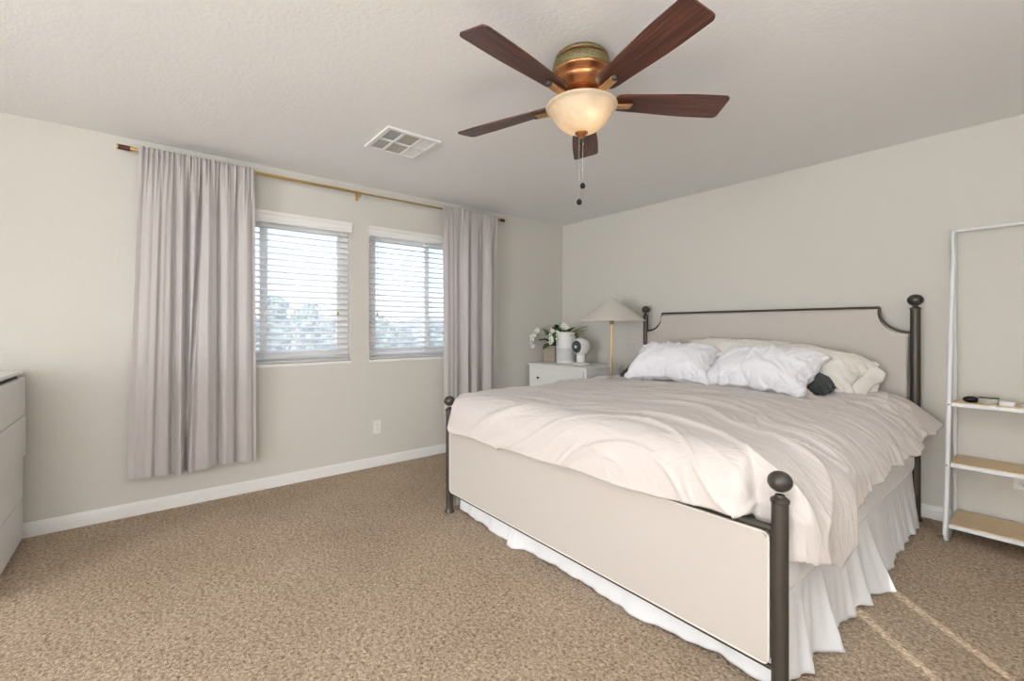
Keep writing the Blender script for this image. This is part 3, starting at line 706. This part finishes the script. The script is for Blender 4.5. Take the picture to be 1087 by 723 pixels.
# floor lamp
lp = thing('floor_lamp', 'slim brass floor lamp with a wide white cone shade beside the bed', 'lamp', (1.055, -.415, 0))
bm = B(); lathe(bm, [(0, 0), (.12, 0), (.12, .012), (.02, .02), (0, .02)], n=40); build('base', bm, 'gold', lp, True, 40)
bm = B(); tube(bm, [(0, 0, .018), (0.01, 0, 1.27)], .009, 14); build('pole', bm, 'gold', lp, True, 40)
bm = B(); lathe(bm, sphere_prof(.022, .022), (0.01, 0, 1.268), 20); tube(bm, [(.01, 0, 1.28), (.01, 0, 1.40)], .007, 10); build('joint', bm, 'gold', lp, True)
sh = [(.312, 1.280), (.313, 1.286), (.038, 1.492), (.030, 1.497)]
bm = B(); lathe(bm, sh + [(.027, 1.493), (.036, 1.488), (.306, 1.286), (.308, 1.280), (.312, 1.280)], (.01, 0, 0), 72)
lathe(bm, [(0, 1.492), (.030, 1.494), (.030, 1.498), (0, 1.499)], (.01, 0, 0), 40)
build('lamp_shade', bm, 'shade', lp, True, 40)

# air purifier
ap = thing('air_purifier', 'white cylindrical air purifier with a perforated band on the nightstand', 'air purifier', (.385, -.345, Hn))
bm = B(); r = .103; lathe(bm, [(0, 0), (r - .012, 0), (r - .004, .004), (r, .018), (r, .03), (r - .004, .03), (r - .004, .165), (r, .168), (r, .325), (r - .004, .336), (r - .014, .34), (r - .024, .338), (r - .03, .325), (0, .325)], n=48); build('body', bm, 'plastic', ap, True, 40)
bm = B(); lathe(bm, [(r - .001, .029), (r - .001, .166)], n=48); build('filter_band', bm, 'perf', ap, True)
bm = B(); lathe(bm, [(0, .001), (.009, .001), (.009, -.002)], (-.02, -.1005, .205), 16, Euler((pi / 2, 0, 0)).to_matrix()); build('button', bm, 'blue', ap)

# table fan
tf = thing('table_fan', 'white ball shaped desk fan with a grey grille on the nightstand', 'fan', (.60, -.34, Hn))
bm = B(); lathe(bm, [(0, 0), (.088, 0), (.093, .006), (.09, .014), (.07, .020), (.046, .024), (.046, .085), (.040, .10), (0, .10)], n=40); build('base', bm, 'plastic', tf, True, 40)
rf = Euler((pi / 2, 0, 0)).to_matrix(); rb = .095
prof = [(rb * sin(a), rb * cos(a)) for a in [radians(x) for x in range(46, 181, 6)]]
bm = B(); lathe(bm, prof + [(0, -rb)], (0, 0, .186), 40, rf); lathe(bm, [(rb * sin(radians(46)), rb * cos(radians(46))), (.068, .072), (.064, .066), (.064, .055)], (0, 0, .186), 40, rf); build('head', bm, 'plastic', tf, True, 50)
bm = B(); lathe(bm, [(0, .04), (.064, .045), (.064, .056)], (0, 0, .186), 40, rf)
for rr in (.018, .027, .036, .045, .054, .062):
    P = [Vector((rr * cos(2 * pi * k / 32), -(.071 + .010 * (1 - (rr / .066) ** 2)), .186 + rr * sin(2 * pi * k / 32))) for k in range(33)]; tube(bm, P, .0016, 5, False)
for k in range(16):
    a = 2 * pi * k / 16; tube(bm, [(.016 * cos(a), -.081, .186 + .016 * sin(a)), (.062 * cos(a + .5), -.072, .186 + .062 * sin(a + .5))], .0016, 5)
build('grille', bm, 'grille', tf, True, 40)
bm = B(); lathe(bm, [(0, .087), (.012, .086), (.018, .080), (.018, .074)], (0, 0, .186), 24, rf); build('grille_hub', bm, 'plastic', tf, True)

# orchid in a taupe planter
pl = thing('potted_orchid', 'white flowering orchid with green leaves in a taupe planter in the corner', 'plant', (.135, -.27, Hn))
bm = B(); bx(bm, -.095, .095, -.09, .09, 0, .185, .006); build('planter', bm, 'planter', pl)
bm = B(); bx(bm, -.083, .083, -.078, .078, .184, .190); build('soil', bm, 'soil', pl)
def leaf(bm, p0, d, L, w, droop, tw=0):
    d = Vector(d).normalized(); side = d.cross(Vector((0, 0, 1))).normalized(); prev = None
    for k in range(9):
        t_ = k / 8; c = Vector(p0) + d * L * t_ + Vector((0, 0, -droop * t_ * t_)); ww = 2.2 * w * sin(pi * (t_ * .9 + .07)) ** .7
        row = [bm.verts.new(c - side * ww + Vector((0, 0, .25 * ww))), bm.verts.new(c), bm.verts.new(c + side * ww + Vector((0, 0, .25 * ww)))]
        if prev:
            for q in (0, 1): bm.faces.new((prev[q], prev[q + 1], row[q + 1], row[q]))
        prev = row
rnd = random.Random(4)
LV = [((0, 0, .19), (.6, -.55, .55), .30, .028, .10, 'leaf'), ((0, 0, .19), (.2, -.8, .75), .27, .03, .12, 'leaf'), ((0, 0, .19), (-.2, -.5, .9), .26, .028, .05, 'leaf'), ((0, 0, .19), (.9, -.2, .8), .30, .03, .08, 'leafdark'),
      ((0, 0, .19), (.75, .1, .7), .38, .026, .06, 'leafdark'), ((0, 0, .19), (.2, -.2, 1), .24, .03, .03, 'leaf'), ((0, 0, .19), (-.3, -.9, .7), .25, .026, .1, 'leafdark'), ((0, 0, .19), (.4, -.3, .95), .28, .028, .07, 'leaf'),
      ((.08, 0, .25), (.95, .1, .42), .42, .02, .06, 'leafpale'), ((.06, 0, .25), (.95, -.1, .5), .40, .022, .10, 'leafpale'), ((.06, 0, .26), (.9, .3, .42), .40, .022, .02, 'leafpale'), ((0, 0, .19), (.1, -.9, .25), .20, .024, .10, 'leaf'),
      ((.2, -.05, .33), (.4, -.6, .3), .14, .022, .08, 'leaf'), ((.15, -.05, .36), (-.6, -.4, .2), .15, .022, .05, 'leaf'), ((.15, -.05, .35), (.3, -.9, .0), .15, .022, .09, 'leaf')]
for k in range(22):
    a = rnd.uniform(-1.9, .7); hr = rnd.uniform(.35, 1)
    LV.append(((rnd.uniform(-.01, .13), rnd.uniform(-.06, .02), rnd.uniform(.20, .33)), (cos(a) * hr + .25, sin(a) * hr, rnd.uniform(.35, 1.0)), rnd.uniform(.12, .22), rnd.uniform(.013, .019), rnd.uniform(.03, .11), rnd.choice(['leaf', 'leaf', 'leafdark'])))
for k in range(7):
    LV.append(((.18 + .02 * k, -.02, .34), (.8, rnd.uniform(-.9, .4), rnd.uniform(-.2, .6)), rnd.uniform(.10, .20), .012, rnd.uniform(.03, .10), rnd.choice(['leafpale', 'leafpale', 'leaf'])))
for p0, d, L, w, dr_, mt_ in LV:
    bm = B(); leaf(bm, p0, d, L, w, dr_); lf_ = build('leaf', bm, mt_, pl, True); lf_.modifiers.new('s', 'SOLIDIFY').thickness = .0012
def bloom(bm, c, s, n):
    c = Vector(c); n = Vector(n).normalized(); a = n.cross(Vector((0, 0, 1))).normalized(); b = n.cross(a)
    for k in range(5):
        an = 2 * pi * k / 5; dr_ = a * cos(an) + b * sin(an); si = n.cross(dr_)
        v = [c, c + dr_ * s * .5 + si * s * .34 + n * s * .12, c + dr_ * s * 1.0 + n * s * .05, c + dr_ * s * .5 - si * s * .34 + n * s * .12]
        bm.faces.new([bm.verts.new(x) for x in v])
camd = Vector((.7, -.7, .1))
stems = [[(0, 0, .19), (-.02, -.10, .36), (-.055, -.2, .36), (-.085, -.26, .28), (-.095, -.27, .17)], [(0, 0, .19), (.08, -.08, .40), (.15, -.19, .37), (.17, -.225, .28), (.17, -.23, .21)],
         [(0, 0, .19), (.12, -.05, .42), (.24, -.10, .41), (.33, -.12, .37)], [(0, 0, .19), (.16, -.08, .40), (.26, -.22, .36), (.29, -.24, .27), (.295, -.245, .19)]]
for si_, st in enumerate(stems):
    bm = B(); P = [Vector(p) for p in st]; pts = []
    for i in range(len(P) - 1):
        p0, p1, p2, p3 = P[max(0, i - 1)], P[i], P[i + 1], P[min(len(P) - 1, i + 2)]
        for k in range(6):
            t_ = k / 6; pts.append(.5 * ((2 * p1) + (-p0 + p2) * t_ + (2 * p0 - 5 * p1 + 4 * p2 - p3) * t_ ** 2 + (-p0 + 3 * p1 - 3 * p2 + p3) * t_ ** 3))
    pts.append(P[-1]); tube(bm, pts, .0022, 6); stm = build('stem', bm, 'leaf', pl, True)
    for k in range(7 if si_ < 3 else 4):
        q = pts[int(len(pts) * (.52 + .48 * k / 7)) if si_ != 2 else int(len(pts) * (.6 + .38 * k / 7))]
        bm = B(); bloom(bm, q + Vector((rnd.uniform(-.012, .012), rnd.uniform(-.012, .012), rnd.uniform(-.01, .01))), rnd.uniform(.026, .036) * (.6 if si_ == 3 else 1), camd + Vector((rnd.uniform(-.6, .6), rnd.uniform(-.6, .6), rnd.uniform(-.5, .4))))
        build('blossom', bm, 'petal', stm)

# ------------------------------------------------------------------ dresser at the left
dr = thing('dresser', 'tall white chest of drawers at the left edge beside the window wall', 'dresser', (.05, -4.435, 0))
Wd, Dd, Hd = .80, .48, .975
bm = B(); bx(bm, 0, .018, -Dd, -.018, 0, Hd - .018, .001); bx(bm, Wd - .018, Wd, -Dd, -.018, 0, Hd - .018, .001); bx(bm, .018, Wd - .018, -Dd, -.03, .0, .045); bx(bm, .018, Wd - .018, -Dd, -Dd + .01, .045, Hd - .018); build('body', bm, 'white', dr)
bm = B(); bx(bm, -.001, Wd + .001, -Dd, 0, Hd - .018, Hd, .0015); build('top', bm, 'white', dr)
for a, b, o_x in ((.722, .936, .010), (.492, .718, .012), (.250, .488, 0), (.018, .246, 0)):
    bm = B(); bx(bm, .0015, Wd - .0015, -.018 + o_x, o_x, a, b, .0015); bx(bm, .03, Wd - .03, -Dd + .03, -.018 + o_x, a + .03, a + .04); build('drawer', bm, 'white', dr)

# ------------------------------------------------------------------ ladder shelf at the right
ls = thing('ladder_shelf', 'white metal ladder shelf with three birch boards leaning by the back wall', 'shelf', (3.385, 0, 0))
Wl = .86; TR = .0115
ytop = -.06; ybot = -.385; Hl = 1.82
def leg_y(z): return ybot + (ytop - ybot) * z / Hl
for sx in (0, Wl):
    bm = B(); P = [(sx, leg_y(Hl - .02) + .0, Hl - .02)] ; pts = []
    pts += [(sx, -.030, .014 + .0), ]
    path2 = [(sx, -.03, 1.79), (sx, -.03, .05), (sx, -.034, .026), (sx, -.055, .0125), (sx, ybot + .03, .0125), (sx, ybot + .006, .022), (sx, ybot + .001, .05)]
    zz = .05
    for k in range(1, 13): z_ = .05 + (Hl - .09) * k / 12; path2.append((sx, leg_y(z_), z_))
    path2 += [(sx, ytop + .004, Hl - .018), (sx, ytop + .014, Hl - .006), (sx, -.037, Hl - .008), (sx, -.03, 1.79)]
    tube(bm, path2, TR, 12, False); build('side_frame', bm, 'powder', ls, True, 60)
bm = B(); tube(bm, [(0, ytop + .008, Hl - .012), (Wl, ytop + .008, Hl - .012)], .0085, 12); build('top_bar', bm, 'powder', ls, True, 40)
for zt in (.785, .443, .108):
    yf = leg_y(zt) + .006; yb = -.045
    bm = B(); bx(bm, .012, Wl - .012, yf + .004, yb, zt - .014, zt, .001); sb = build('board', bm, 'birch', ls)
    bm = B(); bx(bm, .010, Wl - .010, yf - .004, yf + .006, zt - .026, zt - .006, .002); bx(bm, .010, Wl - .010, yb - .002, yb + .006, zt - .026, zt - .004, .002)
    bx(bm, .010, .016, yf, yb, zt - .026, zt - .012); bx(bm, Wl - .016, Wl - .010, yf, yb, zt - .026, zt - .012); build('board_frame', bm, 'powder', sb)
    for sx in (0, Wl):
        bm = B(); lathe(bm, [(0, .0135), (.004, .0130), (.005, .011), (0, .010)], (sx, leg_y(zt - .015), zt - .015), 10, Euler((pi / 2, 0, 0)).to_matrix()); build('bolt', bm, 'nickel', ls, True)
# things on the top board
zs = .785
bm = B(); lathe(bm, sphere_prof(1, 1, 14), n=24)
for v in bm.verts: v.co = Vector((v.co.x * .036, v.co.y * .026, v.co.z * .0185 + .0175))
o = tag(build('sunglasses_case', bm, 'black', None, True), 'small glossy black case at the left end of the top board', 'case'); o.location = (3.470, -.185, zs); o.rotation_euler = (0, 0, .35)
t = thing('headset_case', 'small oval silver grey case with a black rim beside the black case', 'case', (3.540, -.195, zs), .1)
bm = B(); lathe(bm, [(0, 0), (.9, 0), (1, .25), (1, .62), (.92, .85), (0, .95)], n=28)
for v in bm.verts: v.co = Vector((v.co.x * .041, v.co.y * .030, v.co.z * .040))
build('body', bm, paint('case_grey', (.45, .44, .41, 1), 90, .2, .001, .5), t, True, 50)
bm = B(); tube(bm, [(.0405 * cos(2 * pi * k / 28), .0275 * sin(2 * pi * k / 28), .035) for k in range(29)], .0022, 6, False); build('rim', bm, 'black', t, True)
bm = B(); bx(bm, -.03, .03, -.022, .022, 0, .026, .005, 3); o = tag(build('small_white_box', bm, 'plastic', None, True, 40), 'little white box right of the oval grey case on the top board', 'box'); o.location = (3.612, -.205, zs); o.rotation_euler = (0, 0, -.1)
t = thing('computer_mouse', 'white oval mouse with a dark upper strip at the right edge of the top board', 'mouse', (3.712, -.185, zs), .5)
bm = B(); lathe(bm, [(0, 0), (.92, 0), (1, .2), (.9, .6), (.6, .88), (0, 1)], n=28)
for v in bm.verts: v.co = Vector((v.co.x * .052, v.co.y * .033, v.co.z * .036))
build('body', bm, 'plastic', t, True, 60)
bm = B(); lathe(bm, [(0, .2), (.5, .12), (.7, 0), (.6, -.1)], n=20)
for v in bm.verts: v.co = Vector((v.co.x * .03 - .012, v.co.y * .018, v.co.z * .012 + .0335))
build('top_strip', bm, 'grille', t, True, 60)

# ------------------------------------------------------------------ outlets and wall anchors
def outlet(loc, rz, label):
    t = thing('wall_outlet', label, 'outlet', loc, rz, 'white outlets low on the walls')
    bm = B(); bx(bm, -.035, .035, -.006, 0, -.058, .058, .003); build('cover_plate', bm, 'plastic', t)
    for s in (-1, 1):
        bm = B(); lathe(bm, [(.0165, .0055), (.0165, .0075), (.015, .0085), (0, .0085)], (0, 0, s * .02), 24, Euler((pi / 2, 0, 0)).to_matrix()); sk_ = build('socket', bm, 'plastic', t, True, 40)
        bm = B(); bx(bm, -.0075, -.0055, -.0092, -.0084, s * .02 - .002, s * .02 + .006); bx(bm, .0055, .0075, -.0092, -.0084, s * .02 - .002, s * .02 + .006); bx(bm, -.002, .002, -.0092, -.0084, s * .02 - .010, s * .02 - .006); build('slots', bm, 'black', sk_)
    return t
outlet((.0, -2.32, .345), pi / 2, 'white outlet on the window wall below the right window')
outlet((3.66, 0, .345), 0, 'white outlet on the back wall behind the ladder shelf')
for x in (.955, 1.02):
    bm = B(); lathe(bm, [(.008, 0), (.008, .003), (.003, .004), (0, .002)], (0, 0, 0), 12, Euler((pi / 2, 0, 0)).to_matrix()); o = build('wall_anchor', bm, 'filter', None, True); o.location = (x, 0, 1.045)
    tag(o, 'small wall plug below the lamp shade, ' + ('left one of the pair' if x < 1 else 'right one of the pair, nearer the bed'), 'wall anchor', 'wall plugs under the lamp shade')

# ------------------------------------------------------------------ outdoors
bm = B(); grid(bm, 40, 40, lambda u, v: Vector((-.3 - 900 * u ** 2, -450 + 900 * v, -3.2))); tag(build('ground', bm, 'ground'), 'dry ground beyond the windows', 'ground'); bpy.data.objects['ground']['kind'] = 'structure'
bm = B()
def hill(u, v):
    y = -300 + 1100 * u; x = -420 - 160 * v
    hgt = (14 + 6 * fbm(Vector((y * .012, 2, 0)), 3) + 3 * fbm(Vector((y * .05, v * 3, 1)), 2)) * sin(pi * min(1, v * .9 + .02))
    return Vector((x, y, -3.3 + max(0, hgt)))
grid(bm, 160, 14, hill); h_ = build('hills', bm, 'hill', None, True); h_['kind'] = 'structure'; h_['label'] = 'low hazy hills on the horizon beyond the windows'
def tree(px, dist, ztop, rx, rz, label, seed, tall=False, clumps=26):
    # px: bearing measured from the camera position
    r_ = (px - 543.5) / 474; d = Vector((-.775 + r_ * .632, .632 + r_ * .775)); k = (3.795 + dist) / -d.x; x, y = 3.795 + d.x * k, -3.881 + d.y * k
    t = thing('tree', label, 'tree', (x, y, -3.2), 0, 'trees beyond the windows'); rnd = random.Random(seed)
    top = ztop + 3.2; bm = B(); tube(bm, [(0, 0, 0), (.1, .05, top * .4), (0, 0, top - rz * .8)], .2, 8, True, [.22, .16, .08]); build('trunk', bm, 'bark', t, True)
    bm = B()
    for c in range(clumps):
        a = rnd.uniform(0, 2 * pi); q = rnd.uniform(-1, 1); rr = rnd.uniform(.2, .75)
        if tall: rad = rx * (.75 - .5 * (q + 1) / 2)
        else: rad = rx * sqrt(max(.05, 1 - q * q)) * .7
        cx_, cy_, cz_ = cos(a) * rad * rr, sin(a) * rad * rr, top - rz + q * rz * .8; s_ = rx * rnd.uniform(.28, .42)
        for _ in range(70):
            n = Vector((rnd.gauss(0, 1), rnd.gauss(0, 1), rnd.gauss(0, 1))).normalized(); c_ = Vector((cx_, cy_, cz_)) + n * s_ * rnd.uniform(.55, 1); e1 = n.cross(Vector((rnd.gauss(0, 1), rnd.gauss(0, 1), rnd.gauss(0, 1)))).normalized(); e2 = (n.cross(e1) + n * rnd.uniform(-.6, .6)).normalized(); ls_ = s_ * rnd.uniform(.16, .30)
            bm.faces.new([bm.verts.new(c_ + e1 * ls_), bm.verts.new(c_ + e2 * ls_ * .5), bm.verts.new(c_ - e1 * ls_), bm.verts.new(c_ - e2 * ls_ * .5)])
        lathe(bm, sphere_prof(s_ * .62, s_ * .62, 6), (cx_, cy_, cz_), 9)
    build('crown', bm, 'foliage', t); return t
tree(291, 11, 2.45, 1.0, 2.3, 'tall dense tree filling the lower left of the left window', 2, True, 60)
tree(262, 15, 1.9, 1.3, 2.4, 'bushy tree left of the tall one, against the wider curtain', 5, False, 50)
tree(326, 16, 2.3, 1.1, 1.7, 'rounded tree right of the tall one in the left window', 8, False, 36)
tree(352, 20, 1.3, 2.0, 1.6, 'low spreading tree at the right of the left window', 12, False, 36)
tree(405, 12, 1.55, 1.1, 1.3, 'leafy tree at the left of the right window', 15, False, 40)
tree(428, 15, 1.1, 1.4, 1.5, 'low leafy tree in the middle of the right window', 18, False, 40)
tree(468, 18, 1.2, 1.5, 1.6, 'leafy tree at the right of the right window, by the narrow curtain', 21, False, 40)
